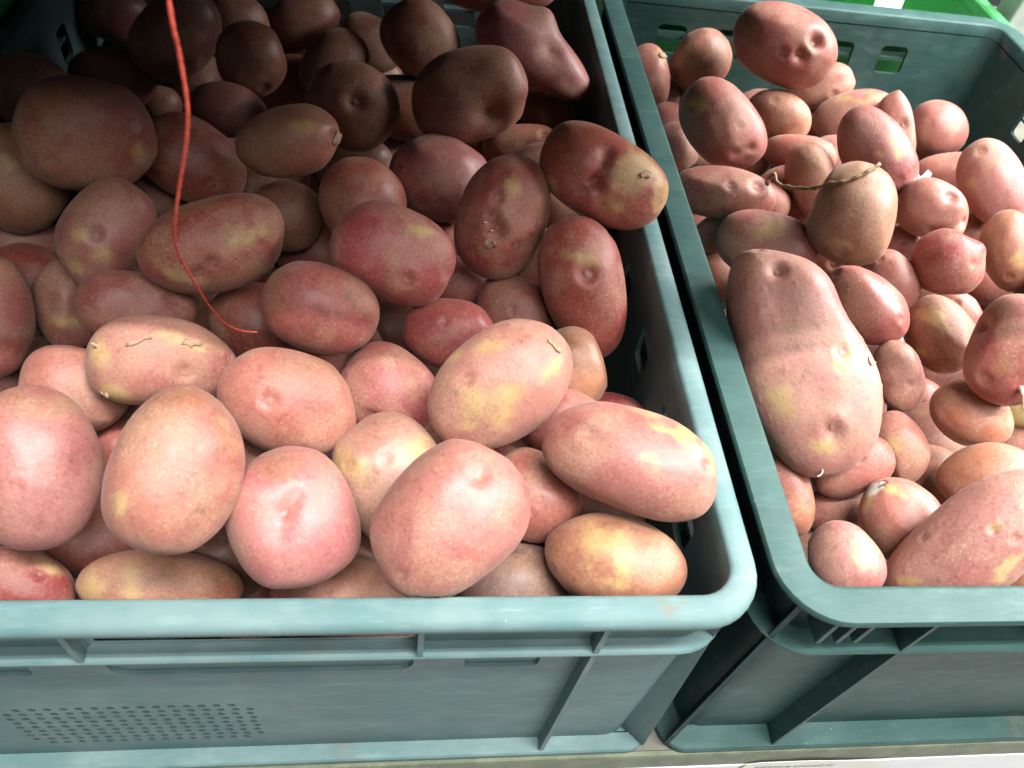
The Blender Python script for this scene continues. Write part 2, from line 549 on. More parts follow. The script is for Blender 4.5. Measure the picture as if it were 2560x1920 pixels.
def side_crate(label, rect, zr, zb, mat):
    x0, x1, y0, y1 = rect
    root = empty('green_crate', ((x0 + x1) / 2, (y0 + y1) / 2, zb))
    tag(root, label, 'crate')
    R_ = (x0 - root.location.x, x1 - root.location.x, y0 - root.location.y, y1 - root.location.y)
    z = zr - zb
    o = link('rim', ring_mesh('rim', R_, [(.001, z - .012), (0, z - .010), (0, z - .002), (.002, z), (.012, z), (.014, z - .002), (.014, z - .012)], .02), mat, root)
    link('wall', ring_mesh('wall', R_, [(.010, .001), (.010, z - .0122), (.0135, z - .0122), (.0135, .001)], .02), mat, root)
    link('floor', box_mesh('floor', R_[0] + .012, R_[1] - .012, R_[2] + .012, R_[3] - .012, .0, .004), mat, root)
    return root


side_crate('bright green crate standing behind the right potato crate', (.20, .605, .722, 1.12), .178, .0003, MAT['bright'])
side_crate('bright green crate, only a dark corner left of the left crate', (-.70, -.2845, .20, .80), .205, .0003, MAT['bright'])

# things seen beyond the back of the right crate
o = link('plastic_strap', plate_mesh('plastic_strap', [(0, 0), (.034, 0), (.052, .10), (.022, .10)], [], lambda u, v, w: (u, .012 + w + v * .55, .04 + v), .0016), MAT['clear'])
o.location = (.490, .80, .075)
tag(o, 'pale translucent plastic strap in the green crate behind', 'strap')
mp_ = empty('shelf_post', (.66, .78, 0))
tag(mp_, 'grey metal post with a pale edge at the upper right corner', 'post')
link('upright', box_mesh('upright', -.045, .045, -.012, .02, .0003, .60, .002), MAT['metal'], mp_)
link('edge_strip', box_mesh('edge_strip', -.008, .0, -.0155, -.0122, .0003, .60, .0006), MAT['white'], mp_)

# key, crate, distance, outline (centre, half axes, tilt), skin, label, marks
POT = [
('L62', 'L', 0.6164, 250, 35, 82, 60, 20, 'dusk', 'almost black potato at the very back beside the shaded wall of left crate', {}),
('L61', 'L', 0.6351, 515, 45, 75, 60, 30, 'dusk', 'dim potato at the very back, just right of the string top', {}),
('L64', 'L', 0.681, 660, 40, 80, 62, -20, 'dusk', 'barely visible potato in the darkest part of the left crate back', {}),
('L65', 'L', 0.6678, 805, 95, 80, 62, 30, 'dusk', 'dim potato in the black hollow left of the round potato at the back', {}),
('L60', 'L', 0.6384, 1075, -22, 125, 52, 4, 'rose', 'reddish potato cut by the top picture edge next to the light rail', {}),
('L63', 'L', 0.575, 348, 228, 48, 42, 20, 'brown', 'tiny dark potato end between the large brown potato and the string', {}),
('L58', 'L', 0.5499, 762, 358, 88, 56, -8, 'brown', 'dull brown potato squeezed behind the potato with the white sprout flap', {}),
('L54', 'L', 0.5881, 1128, 322, 86, 54, -5, 'tan', 'potato with a small round hole half under the heart shaped potato', {'E': [(1174, 291, 8)]}),
('L55', 'L', 0.6528, 1118, 250, 48, 60, 60, 'brown', 'small brown sliver peeping out right of the heart shaped potato', {}),
('L59', 'L', 0.5666, 1150, 360, 74, 46, -25, 'dusk', 'grey topped potato hiding behind the potato on the rail', {}),
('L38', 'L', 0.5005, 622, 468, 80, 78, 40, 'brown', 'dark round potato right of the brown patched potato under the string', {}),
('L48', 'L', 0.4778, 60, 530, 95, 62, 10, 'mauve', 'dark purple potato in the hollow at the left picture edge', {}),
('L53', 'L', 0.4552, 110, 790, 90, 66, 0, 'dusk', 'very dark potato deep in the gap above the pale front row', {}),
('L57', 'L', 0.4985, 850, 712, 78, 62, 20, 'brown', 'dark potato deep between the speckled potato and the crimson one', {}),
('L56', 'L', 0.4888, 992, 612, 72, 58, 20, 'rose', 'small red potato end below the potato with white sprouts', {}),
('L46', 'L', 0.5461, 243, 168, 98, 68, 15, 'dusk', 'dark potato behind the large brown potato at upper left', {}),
('L45', 'L', 0.4906, 62, 200, 108, 82, 15, 'brown', 'brown potato at upper left against the dark crate wall', {'R': [(40, 170, 40, 25, 10)], 'E': [(95, 195, 9)]}),
('L43', 'L', 0.5414, 385, 72, 112, 92, -52, 'dusk', 'large dim potato behind the top of the orange string', {'E': [(440, 130, 14)], 'R': [(430, 110, 30, 20, 60)]}),
('L41', 'L', 0.5168, 545, 132, 90, 76, 62, 'brown', 'potato with a lit right flank just right of the upper string', {'E': [(572, 192, 9)], 'D': [(500, 110, 30, -0.1)], 'R': [(560, 75, 28, 18, 40)]}),
('L44', 'L', 0.5722, 910, 85, 92, 78, 50, 'brown', 'round brownish potato alone in the dark at the top middle', {'R': [(940, 95, 30, 24, 40)]}),
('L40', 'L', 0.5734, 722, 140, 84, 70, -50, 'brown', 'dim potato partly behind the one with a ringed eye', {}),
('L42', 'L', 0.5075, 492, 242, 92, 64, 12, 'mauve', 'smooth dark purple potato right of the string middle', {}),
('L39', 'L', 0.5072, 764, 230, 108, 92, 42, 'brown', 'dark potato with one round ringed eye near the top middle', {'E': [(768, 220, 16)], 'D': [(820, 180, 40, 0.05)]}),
('L30', 'L', 0.5772, 1158, 122, 150, 76, 38, 'mauve', 'misshapen mauve potato tapering to a blunt tip beside the rail', {'egg': -0.3, 'D': [(1185, 30, 26, 0.28), (1190, 100, 22, -0.16)]}),
('L47', 'L', 0.4499, 32, 386, 128, 112, 35, 'tan', 'orange brown potato at the left edge under the brown one', {'Y': [(12, 350, 22, 12, 20)]}),
('L28', 'L', 0.4752, 418, 352, 130, 88, 35, 'red', 'smooth red potato directly behind the middle of the string', {'E': [(455, 400, 9)]}),
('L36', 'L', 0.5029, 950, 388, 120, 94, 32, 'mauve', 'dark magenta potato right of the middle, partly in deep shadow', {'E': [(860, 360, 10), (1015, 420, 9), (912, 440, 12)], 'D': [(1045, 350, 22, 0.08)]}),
('L29', 'L', 0.5028, 1010, 210, 132, 104, -14, 'brown', 'heart shaped brown potato with a deep notch on its right end', {'D': [(1066, 250, 26, -0.28), (1150, 215, 16, -0.16), (1090, 125, 40, 0.1), (1125, 190, 24, 0.06)], 'E': [(900, 240, 9)], 'R': [(930, 160, 60, 24, -30), (1080, 125, 30, 18, 0)]}),
('L26', 'L', 0.4226, 191, 297, 160, 126, 8, 'rose', 'largest brown red potato at upper left with a yellow patch', {'E': [(286, 268, 11), (112, 352, 11)], 'Y': [(300, 325, 14, 24, 10)], 'R': [(120, 220, 60, 40, -30), (90, 300, 30, 50, 0), (180, 400, 60, 16, 0)], 'D': [(330, 330, 40, 0.06), (60, 380, 40, -0.06)]}),
('L27', 'L', 0.4506, 625, 305, 116, 81, -10, 'tan', 'oval orange brown potato with a white sprout flap at its right end', {'Y': [(648, 268, 26, 14, -20)], 'R': [(610, 325, 45, 22, 0)], 'E': [(722, 292, 10)]}),
('L37', 'L', 0.4787, 786, 440, 106, 92, 60, 'red', 'red potato tucked behind the smooth red oval one', {}),
('L25', 'L', 0.4153, 229, 501, 124, 98, -48, 'mauve', 'potato with a round eye and three yellow patches at left', {'E': [(210, 505, 13)], 'Y': [(222, 553, 22, 16, 0), (166, 580, 20, 14, 30), (175, 510, 20, 16, 0)], 'R': [(280, 425, 40, 22, -20)]}),
('L35', 'L', 0.4667, 1120, 668, 92, 74, 20, 'rose', 'dim pinkish potato behind the pale yellow patched one', {'E': [(1103, 665, 6), (1116, 632, 6)]}),
('L52', 'L', 0.4351, 556, 698, 108, 88, 20, 'red', 'red potato in shadow under the end of the string', {'Y': [(605, 690, 16, 12, 0)]}),
('L34', 'L', 0.4203, 973, 722, 104, 78, 14, 'crim', 'smooth crimson potato above the pale yellow patched one', {'E': [(958, 690, 7)]}),
('L31', 'L', 0.4477, 1088, 468, 140, 100, -68, 'red', 'red potato with tiny white sprouts in its eyes', {'E': [(1065, 468, 13), (1072, 498, 14), (1118, 535, 11), (1022, 545, 9), (1075, 430, 10)], 'Y': [(1115, 402, 17, 20, 0)], 'R': [(1045, 545, 18, 14, 10)], 'D': [(1072, 500, 18, -0.1), (1010, 500, 30, -0.05)]}),
('L49', 'L', 0.3971, -12, 682, 134, 90, 85, 'rose', 'dark red potato cut by the left picture edge', {}),
('L50', 'L', 0.4257, 140, 662, 102, 70, 76, 'brown', 'knobbly brown potato with a waist and yellow spot', {'D': [(90, 655, 26, -0.18), (180, 690, 26, -0.1)], 'Y': [(150, 690, 22, 10, 0)], 'R': [(110, 690, 12, 22, 10)]}),
('L51', 'L', 0.3993, 290, 660, 136, 74, 5, 'rose', 'long smooth dusky red potato left of the string end', {'E': [(372, 640, 12)], 'D': [(385, 650, 16, -0.12), (400, 680, 24, 0.06)]}),
('L24', 'L', 0.391, 464, 527, 166, 108, -15, 'red', 'big red oval potato with brown patches crossed by the string', {'E': [(463, 566, 12), (430, 598, 13)], 'R': [(335, 548, 24, 22, 20), (360, 505, 16, 14, 0), (420, 440, 80, 18, -10)], 'Y': [(530, 510, 46, 22, -30), (385, 590, 26, 12, 10)], 'C': [(455, 566, 425, 610, 10, -0.06)], 'D': [(440, 585, 24, -0.05)]}),
('L23', 'L', 0.4018, 851, 551, 137, 104, 25, 'crim', 'smooth clean red oval potato in the middle of left crate', {'E': [(875, 606, 12), (962, 590, 10)], 'Y': [(908, 500, 24, 15, 10)]}),
('L33a', 'L', 0.4395, 1262, 628, 160, 92, 77, 'red', 'pear shaped red potato narrowing downwards beside the dark wall', {'egg': -0.2, 'E': [(1272, 589, 17), (1318, 508, 8)], 'D': [(1272, 589, 40, 0.04)], 'Y': [(1255, 560, 40, 14, 20)]}),
('L32', 'L', 0.4406, 1303, 382, 147, 99, 28, 'red', 'red potato with broad yellow patches lying on the rail', {'Y': [(1372, 370, 36, 44, 25), (1190, 425, 14, 30, -15), (1325, 440, 30, 14, 20), (1435, 430, 14, 50, -10)], 'C': [(1288, 388, 1312, 335, 15, -0.13), (1288, 388, 1250, 400, 13, -0.09), (1288, 388, 1302, 440, 13, -0.08)], 'D': [(1250, 345, 40, 0.06), (1278, 430, 30, 0.04)], 'E': [(1262, 422, 9), (1300, 450, 8)], 'R': [(1392, 378, 18, 12, 20), (1360, 470, 10, 8, 0)]}),
('L22', 'L', 0.3866, 693, 666, 130, 98, 18, 'rose', 'rough dusty potato with dark speckles in the middle', {'R': [(600, 630, 30, 40, 20)], 'speck': 1}),
('L20', 'L', 0.3908, 272, 985, 80, 70, 60, 'rose', 'small pale pink potato glimpsed between the two big front potatoes', {}),
('L21', 'L', 0.3801, 205, 1165, 110, 85, 0, 'rose', 'shadowed potato deep under the big front left pair', {}),
('L18', 'L', 0.421, 1235, 795, 92, 74, 62, 'tan', 'plain tan potato tucked behind the pale yellow patched one', {'Y': [(1225, 850, 30, 10, 10)]}),
('L19', 'L', 0.4019, 1235, 925, 112, 78, 25, 'rose', 'pink potato wedged under the long potato by the rail', {}),
('L19b', 'L', 0.4515, 1325, 895, 66, 46, 10, 'crim', 'small red potato end peeping over the long one beside the wall', {}),
('L10', 'L', 0.3761, 165, 848, 128, 98, 8, 'pink', 'pink potato partly hidden behind the flaky one at left', {'E': [(90, 862, 8)]}),
('L9', 'L', 0.37, 352, 784, 168, 100, 4, 'pink', 'pale pink potato with peeling skin flakes and cut end', {'E': [(397, 803, 14), (498, 775, 10), (330, 700, 8)], 'Y': [(245, 858, 34, 18, 20), (215, 765, 20, 24, -30), (400, 738, 50, 12, 8)], 'R': [(250, 862, 16, 10, 20)], 'egg': -0.12, 'D': [(480, 760, 30, -0.08)]}),
('L11', 'L', 0.4033, 842, 850, 114, 104, 30, 'crim', 'shiny crimson potato with wrinkled skin behind the front row', {'E': [(800, 905, 14)], 'D': [(800, 905, 24, -0.08)]}),
('L14', 'L', 0.338, 48, 1270, 130, 88, 10, 'crim', 'glossy red potato at the lower left above the front rim', {'E': [(92, 1243, 12)], 'Y': [(115, 1225, 26, 10, 30)]}),
('L15b', 'L', 0.3456, 354, 1268, 184, 86, 3, 'tan', 'long tan potato lying along the front rim at left', {'Y': [(290, 1262, 20, 30, 5), (195, 1270, 26, 40, 0)], 'R': [(485, 1250, 36, 20, 0)], 'E': [(480, 1250, 10)]}),
('L16', 'L', 0.3533, 725, 1296, 155, 106, 0, 'pink', 'pale pink potato mostly below the front rim in the middle', {'E': [(790, 1255, 5)]}),
('L17', 'L', 0.3735, 1105, 1262, 128, 94, 0, 'grey', 'greyish purple bruised potato at the front rim', {'R': [(1130, 1240, 50, 20, 20)]}),
('L12', 'L', 0.3598, 848, 1040, 150, 126, 62, 'blond', 'pale pink and yellow potato with small sprouts behind the front row', {'Y': [(905, 960, 46, 34, -30), (755, 1000, 26, 40, -70)], 'E': [(760, 1010, 12), (830, 995, 10), (805, 1020, 8)], 'R': [(808, 1025, 20, 14, -50), (800, 1130, 16, 30, 30)], 'D': [(770, 1000, 18, 0.05)]}),
('L13', 'L', 0.3764, 1152, 1068, 108, 94, 50, 'rose', 'rough pink potato half under the long one at right', {'E': [(1145, 1112, 7)]}),
('L8', 'L', 0.3553, 626, 871, 155, 114, 15, 'pink', 'plump pink potato with one central eye in the front group', {'E': [(586, 862, 15), (570, 838, 7)], 'R': [(700, 790, 50, 18, 30)]}),
('L7', 'L', 0.3631, 1081, 835, 172, 122, -36, 'pinky', 'pale pink potato with large yellow patches and a rough crown', {'Y': [(1095, 870, 60, 32, -45), (1025, 870, 26, 34, 10), (1055, 755, 34, 18, -30), (975, 765, 22, 12, -10), (1195, 800, 26, 14, -60), (1010, 925, 20, 8, 5)], 'E': [(1008, 818, 12)], 'D': [(1080, 800, 40, -0.05)], 'R': [(1190, 735, 30, 12, 40), (950, 885, 10, 12, 0)]}),
('L5c', 'L', 0.3486, 1328, 1212, 158, 106, 12, 'tan', 'yellow and red potato in the front right corner of left crate', {'Y': [(1298, 1165, 42, 36, -30), (1345, 1215, 30, 36, 0), (1330, 1265, 40, 16, 0)], 'R': [(1420, 1190, 60, 50, 30)], 'E': [(1350, 1150, 9), (1190, 1225, 7)]}),
('L6', 'L', 0.3467, 1365, 992, 198, 112, 18, 'pink', 'long pink potato overhanging the inner right wall of left crate', {'E': [(1268, 935, 13), (1528, 1008, 12)], 'Y': [(1395, 988, 22, 12, 0), (1450, 925, 70, 14, 25), (1530, 985, 16, 34, -30)], 'D': [(1270, 900, 44, 0.05), (1285, 955, 24, -0.05)]}),
('L1', 'L', 0.32, 82, 1016, 186, 148, 82, 'mauvep', 'big dusty mauve potato cut by the left picture edge in front row', {'E': [(28, 1056, 12), (45, 1020, 8)], 'R': [(60, 870, 110, 34, 5)]}),
('L3', 'L', 0.3207, 630, 1118, 154, 142, 70, 'rosep', 'squarish rough pink potato with a folded dent in its middle', {'C': [(640, 1070, 612, 1112, 16, -0.07), (612, 1112, 596, 1150, 26, -0.04)], 'D': [(612, 1110, 40, -0.05), (670, 1140, 50, 0.03)], 'E': [(612, 1112, 8), (567, 1075, 6), (600, 1248, 9)], 'R': [(610, 1000, 80, 30, 0)]}),
('L2', 'L', 0.2967, 380, 1017, 188, 150, -68, 'pink', 'big smooth pink brown potato second from left in front row', {'E': [(435, 965, 9)], 'R': [(250, 1090, 14, 26, 20), (390, 880, 60, 26, 0), (480, 940, 20, 14, 30)], 'Y': [(268, 1085, 12, 20, 20)]}),
('L4', 'L', 0.3116, 967, 1124, 190, 146, -45, 'pink', 'shiny salmon potato with a stem scar in the centre of front row', {'E': [(867, 1238, 12), (1035, 1028, 12), (1012, 1238, 8)], 'D': [(1035, 1030, 14, -0.05)], 'Y': [(1035, 1028, 12, 6, 10)]}),
('R3', 'R', 0.6813, 1402, 165, 72, 46, 82, 'pink', 'pink potato with a pale torn top half behind the right crate rail', {'Y': [(1432, 118, 16, 8, 20)]}),
('R10', 'R', 0.6678, 1450, 262, 48, 40, 20, 'rose', 'small dull potato end beside the rail at upper left of right crate', {}),
('R10b', 'R', 0.6526, 1462, 318, 55, 45, 60, 'dusk', 'dark potato in the shadow of the rail below the small one', {}),
('R48', 'R', 0.7262, 1765, 266, 42, 36, -20, 'mauve', 'tiny mauve potato end below the light pink oval one', {}),
('R17', 'R', 0.6559, 1622, 342, 48, 42, 30, 'pink', 'small pink potato piece under the pointed reddish one', {}),
('R16', 'R', 0.6806, 2045, 372, 78, 44, -12, 'rose', 'flat pink potato between the round one and the tall one at right', {}),
('R47', 'R', 0.5721, 1562, 498, 70, 44, -25, 'rose', 'red potato low beside the rail above the giant potato', {}),
('R18', 'R', 0.5913, 1655, 440, 52, 46, 40, 'pink', 'small light potato under the tip of the long mauve one', {}),
('R24', 'R', 0.5872, 1940, 530, 48, 46, 10, 'pink', 'small pink potato right of the round tan one', {'E': [(1950, 522, 5)]}),
('R28', 'R', 0.5386, 2066, 674, 60, 46, 30, 'pink', 'light potato behind the dusty brown one', {'E': [(2065, 655, 6)]}),
('R46', 'R', 0.5298, 1975, 865, 70, 60, 30, 'rose', 'dark red potato deep between the small mauve one and the brown one', {}),
('R49', 'R', 0.6253, 2130, 600, 70, 60, 0, 'rose', 'dark potato in the gap at the right picture edge', {}),
('R43', 'R', 0.467, 2012, 1018, 56, 48, 40, 'rose', 'small reddish potato piece in the gap beside the yellow spotted one', {}),
('R44', 'R', 0.481, 2200, 965, 50, 36, 10, 'pink', 'pink potato sliver at the right picture edge above the brown one', {}),
('R42', 'R', 0.4845, 2204, 895, 46, 30, 12, 'yellow', 'small greenish yellow potato at the right picture edge', {}),
('R2', 'R', 0.6895, 1513, 132, 74, 62, -45, 'brown', 'round grey brown potato near the back wall of right crate', {'R': [(1530, 110, 20, 16, 0), (1490, 140, 30, 30, 0)]}),
('R9', 'R', 0.7168, 2028, 279, 66, 63, 0, 'pink', 'round smooth pink potato by the back wall at right', {}),
('R6', 'R', 0.7077, 1770, 188, 80, 46, -18, 'pink', 'light pink oval potato beneath the biggest one at the back', {'E': [(1800, 205, 6)]}),
('R7', 'R', 0.6765, 1848, 262, 102, 66, -15, 'pinky', 'pale pink potato with scraped skin in the back middle', {'Y': [(1850, 215, 50, 10, -10)]}),
('R7b', 'R', 0.643, 1936, 278, 82, 40, 82, 'pink', 'upright slim pink potato beside the dusky one at the back', {'E': [(1950, 268, 10)]}),
('R5', 'R', 0.645, 1678, 252, 76, 58, 15, 'tan', 'smooth tan potato below the biggest one at the back', {'E': [(1672, 218, 6)]}),
('R12', 'R', 0.6314, 1725, 332, 82, 42, 5, 'rose', 'flattish pink potato behind the tall narrow one', {}),
('R1', 'R', 0.6282, 1692, 97, 118, 90, 20, 'rose', 'biggest pink potato at the back with two dimples', {'E': [(1732, 118, 12), (1765, 85, 14), (1690, 112, 9)], 'D': [(1764, 90, 14, -0.16), (1733, 120, 14, -0.12), (1600, 60, 30, -0.05)], 'R': [(1620, 50, 26, 14, -30)]}),
('R4', 'R', 0.588, 1557, 268, 112, 80, 52, 'rose', 'reddish potato with a yellowish brown upper end near the rail', {'R': [(1505, 215, 30, 26, 0)], 'Y': [(1515, 225, 16, 20, 0)], 'E': [(1600, 270, 6)], 'C': [(1588, 338, 1622, 322, 9, -0.12)], 'D': [(1610, 345, 14, -0.05)]}),
('R8', 'R', 0.57, 1890, 330, 112, 78, 57, 'mauve', 'dusky mauve potato with yellow spots at the back middle', {'Y': [(1945, 320, 14, 20, 10), (1895, 330, 10, 6, 0)], 'R': [(1950, 265, 8, 10, 0)], 'E': [(1940, 385, 8)]}),
('R15', 'R', 0.6003, 2146, 400, 102, 74, 62, 'pinky', 'tall shiny pink potato at the right picture edge', {'E': [(2120, 325, 9)], 'Y': [(2090, 395, 12, 9, 0)]}),
('R14', 'R', 0.5541, 2013, 452, 80, 66, 18, 'pink', 'lumpy pink potato with a lobe at its lower right', {'C': [(2010, 502, 2085, 478, 11, -0.14)], 'D': [(2062, 508, 20, 0.1), (2055, 428, 16, -0.12), (2075, 440, 18, 0.06)], 'E': [(2060, 425, 10)]}),
('R12b', 'R', 0.5829, 1750, 388, 80, 56, 82, 'tan', 'narrow upright tan pink potato under the dry stalk', {'E': [(1790, 330, 6)]}),
('R11', 'R', 0.5488, 1556, 418, 120, 60, 5, 'mauve', 'long mauve potato sticking out from behind the rail', {'E': [(1635, 402, 12), (1578, 402, 8)]}),
('R21', 'R', 0.5628, 1800, 572, 64, 52, 30, 'tan', 'small orange pink potato with a dark eye beside the giant potato', {'E': [(1800, 570, 9)]}),
('R19', 'R', 0.5327, 1656, 540, 114, 84, 20, 'mauve', 'mauve potato with a yellow smear behind the giant one', {'Y': [(1660, 492, 40, 16, -12)], 'R': [(1590, 520, 30, 40, 30)]}),
('R23', 'R', 0.5192, 1925, 606, 72, 56, 52, 'pink', 'small oval pink potato under the round tan one', {'E': [(1900, 560, 6)]}),
('R26', 'R', 0.548, 2182, 543, 90, 70, 82, 'tan', 'orange pink potato at the right edge below the tall one', {'Y': [(2195, 560, 14, 18, 0)], 'E': [(2180, 600, 8)]}),
('R13', 'R', 0.4998, 1842, 464, 116, 95, -75, 'blondt', 'round tan potato with a dry root crossing its top', {'R': [(1810, 400, 40, 14, -40)], 'E': [(1818, 540, 9), (1840, 530, 7)], 'Y': [(1820, 530, 24, 10, 10)]}),
('R25', 'R', 0.5055, 2048, 568, 84, 72, 12, 'crim', 'round rosy potato with a small knob at upper right', {'D': [(2120, 528, 18, 0.12), (2100, 515, 12, -0.08)], 'E': [(2100, 570, 6)]}),
('R22', 'R', 0.4613, 1872, 660, 106, 72, 40, 'rose', 'smooth brownish pink potato right of the giant potato', {'E': [(1945, 690, 7), (1805, 590, 9)]}),
('R29', 'R', 0.449, 1938, 813, 79, 58, 72, 'pink', 'small smooth pink mauve potato beside the giant one', {'E': [(1966, 832, 6)]}),
('R32', 'R', 0.4828, 1872, 865, 78, 42, 80, 'pink', 'narrow pink potato strip behind the lower right of the giant one', {}),
('R27', 'R', 0.461, 2030, 722, 90, 74, 52, 'brown', 'dusty brown potato with scabby yellowish skin', {'Y': [(2010, 690, 30, 14, 30), (1985, 760, 14, 14, 0)], 'R': [(2020, 695, 34, 20, 20)]}),
('R31', 'R', 0.4308, 2095, 893, 99, 73, 27, 'tan', 'brown oval potato under the big one at the right edge', {'R': [(2040, 850, 40, 20, 20)]}),
('R30', 'R', 0.406, 2186, 755, 126, 106, -62, 'rose', 'big dusky pink potato with a white sprout at the right edge', {'E': [(2120, 705, 12), (2125, 815, 12), (2200, 818, 9)], 'D': [(2125, 705, 16, -0.08)]}),
('R41', 'R', 0.4412, 1800, 1100, 78, 50, -5, 'rose', 'dark red potato under the small red one at the front left', {}),
('R35', 'R', 0.4248, 1700, 1070, 92, 58, 76, 'tan', 'orange pink potato pressed against the front left rail', {'E': [(1745, 1045, 6)]}),
('R33', 'R', 0.4361, 1942, 965, 82, 60, 62, 'pink', 'pink potato with a yellow spot below the small mauve one', {'Y': [(1935, 960, 18, 20, 0)]}),
('R34', 'R', 0.4272, 1843, 1008, 96, 64, -20, 'rose', 'rough rosy potato under the lower tip of the giant one', {'E': [(1855, 990, 8)]}),
('R20', 'R', 0.4165, 1720, 778, 264, 146, 69, 'pinky', 'giant long potato beside the rail, half in shadow half sunlit', {'Y': [(1830, 775, 26, 36, 40), (1690, 870, 24, 30, 0), (1770, 960, 30, 14, -10)], 'E': [(1680, 585, 14), (1640, 545, 9), (1800, 920, 16), (1820, 760, 12)], 'D': [(1800, 915, 22, 0.06), (1800, 938, 18, -0.06), (1680, 585, 26, -0.07), (1860, 650, 44, -0.05), (1780, 590, 50, 0.06), (1895, 810, 60, 0.05), (1630, 565, 40, 0.07), (1735, 600, 40, 0.05), (1690, 655, 46, -0.06), (1790, 715, 40, -0.05), (1600, 700, 50, 0.05), (1700, 900, 46, 0.04)], 'egg': 0.06, 'lent': 1, 'c': 0.68}),
('R40', 'R', 0.3878, 1768, 1262, 62, 58, 30, 'pink', 'small pink potato in the front left corner of right crate', {}),
('R37', 'R', 0.4025, 1948, 1126, 106, 86, 42, 'pink', 'pink potato with a rotten black and white spot', {'R': [(1890, 1058, 24, 14, -30)], 'Y': [(1925, 1058, 30, 14, 10), (1870, 1085, 10, 24, 10)], 'ROT': [(1888, 1054, 30, 15, -30)]}),
('R39', 'R', 0.3681, 1828, 1212, 96, 76, 56, 'pinky', 'rough pink potato with a pale yellow spot at the front left', {'Y': [(1868, 1195, 28, 44, 10)]}),
('R36', 'R', 0.4144, 2126, 1030, 114, 74, -10, 'tan', 'rough brownish pink potato behind the large front one', {}),
('R45', 'R', 0.4231, 2190, 1240, 90, 60, -20, 'tan', 'yellowish potato under the large pink one at lower right', {'Y': [(2200, 1225, 40, 30, 0)]}),
('R38', 'R', 0.3616, 2098, 1176, 232, 116, -36, 'pinky', 'large mauve pink potato in the front right with several eyes', {'E': [(1998, 1160, 8), (2148, 1145, 8), (2195, 1165, 9)], 'Y': [(2180, 1210, 50, 10, -25), (1960, 1255, 30, 10, 0), (2150, 1140, 16, 10, 0)], 'lent': 1}),
]
# deep ones in the gaps: spot, distance, form, turn, size
GAPS = [(481, 1190, 0.3886, 1, 0.54, 1.0), (417, 175, 0.6008, 1, 5.03, 1.0), (627, 195, 0.6024, 0, 3.66, 1.0), (677, 540, 0.5428, 0, 2.72, 1.0), (871, 233, 0.592, 2, 3.01, 1.0), (338, 421, 0.505, 1, 4.61, 1.0), (566, 396, 0.5261, 3, 0.71, 1.0), (2031, 954, 0.496, 3, 3.25, 1.0), (437, 663, 0.464, 5, 2.7, 1.0), (1282, 1093, 0.414, 4, 4.63, 1.0), (1703, 427, 0.622, 6, 6.01, 1.0), (2103, 487, 0.6442, 2, 4.07, 1.0), (728, 774, 0.4361, 6, 4.37, 1.0), (1555, 587, 0.602, 2, 0.01, 1.0), (2034, 808, 0.5539, 7, 6.11, 1.0), (1204, 460, 0.5331, 2, 1.97, 1.0), (782, 1179, 0.3954, 5, 5.6, 1.0), (1150, 578, 0.4998, 4, 2.96, 1.0), (1181, 250, 0.6178, 3, 4.86, 0.85), (968, 506, 0.5473, 0, 4.44, 1.0), (550, 976, 0.3859, 2, 2.35, 1.0), (1124, 962, 0.4333, 0, 4.15, 1.0), (1032, 328, 0.6225, 7, 5.85, 1.0), (675, 402, 0.5751, 1, 3.96, 1.0), (132, 462, 0.5172, 3, 1.87, 1.0), (17, 829, 0.4688, 5, 4.54, 0.85), (948, 952, 0.443, 3, 1.37, 1.0), (556, 1277, 0.4226, 6, 4.13, 1.0), (845, 313, 0.6342, 1, 4.29, 1.0), (66, 612, 0.4485, 6, 2.69, 0.85), (1746, 1172, 0.468, 2, 4.76, 1.0), (1158, 1172, 0.4405, 7, 0.64, 1.0), (1984, 339, 0.7665, 5, 5.34, 1.0), (1515, 346, 0.6848, 3, 3.01, 1.0), (577, 591, 0.5727, 1, 0.92, 1.0), (1998, 633, 0.5915, 5, 1.83, 1.0), (80, 717, 0.4966, 1, 5.47, 0.7), (1879, 752, 0.5088, 2, 3.53, 1.0), (1914, 1221, 0.474, 1, 2.51, 1.0), (1802, 360, 0.6531, 4, 1.23, 1.0), (1508, 472, 0.6226, 0, 1.13, 1.0), (1942, 472, 0.623, 5, 4.72, 1.0), (1746, 500, 0.6572, 7, 3.56, 1.0), (290, 584, 0.4762, 7, 1.29, 1.0), (934, 794, 0.5295, 4, 5.34, 1.0), (290, 878, 0.4224, 1, 6.06, 1.0), (1676, 976, 0.4636, 7, 3.92, 1.0), (710, 990, 0.4262, 4, 6.1, 1.0), (2026, 1074, 0.457, 2, 4.94, 1.0)]

# ================================================================ potatoes
K = 2560 / 2212.0


def ray(x, y):
    return ROT @ np.array([(x * K - 1280) / F_PX, (y * K - 960) / F_PX, 1.0])


def project(P):
    q = (P - CAM) @ ROT
    return np.stack([(q[:, 0] / q[:, 2] * F_PX + 1280) / K, (q[:, 1] / q[:, 2] * F_PX + 960) / K], 1)


def frame(cx, cy, a, b, ang, dep, thick=.92):
    t = math.radians(ang)
    d = ray(cx, cy)
    C = CAM + d * dep
    n = -d / np.linalg.norm(d)

    def ax(dx, dy, l):
        e = []
        for s in (1, -1):
            r = ray(cx + s * dx * l, cy + s * dy * l)
            e.append(r * ((d @ d) * dep / (r @ d)))
        return (e[0] - e[1]) / 2
    A, B = ax(math.cos(t), math.sin(t), a), ax(-math.sin(t), math.cos(t), b)
    lc = min(np.linalg.norm(A), np.linalg.norm(B)) * thick
    return C, np.stack([A, B, n * lc])


ICO = {}


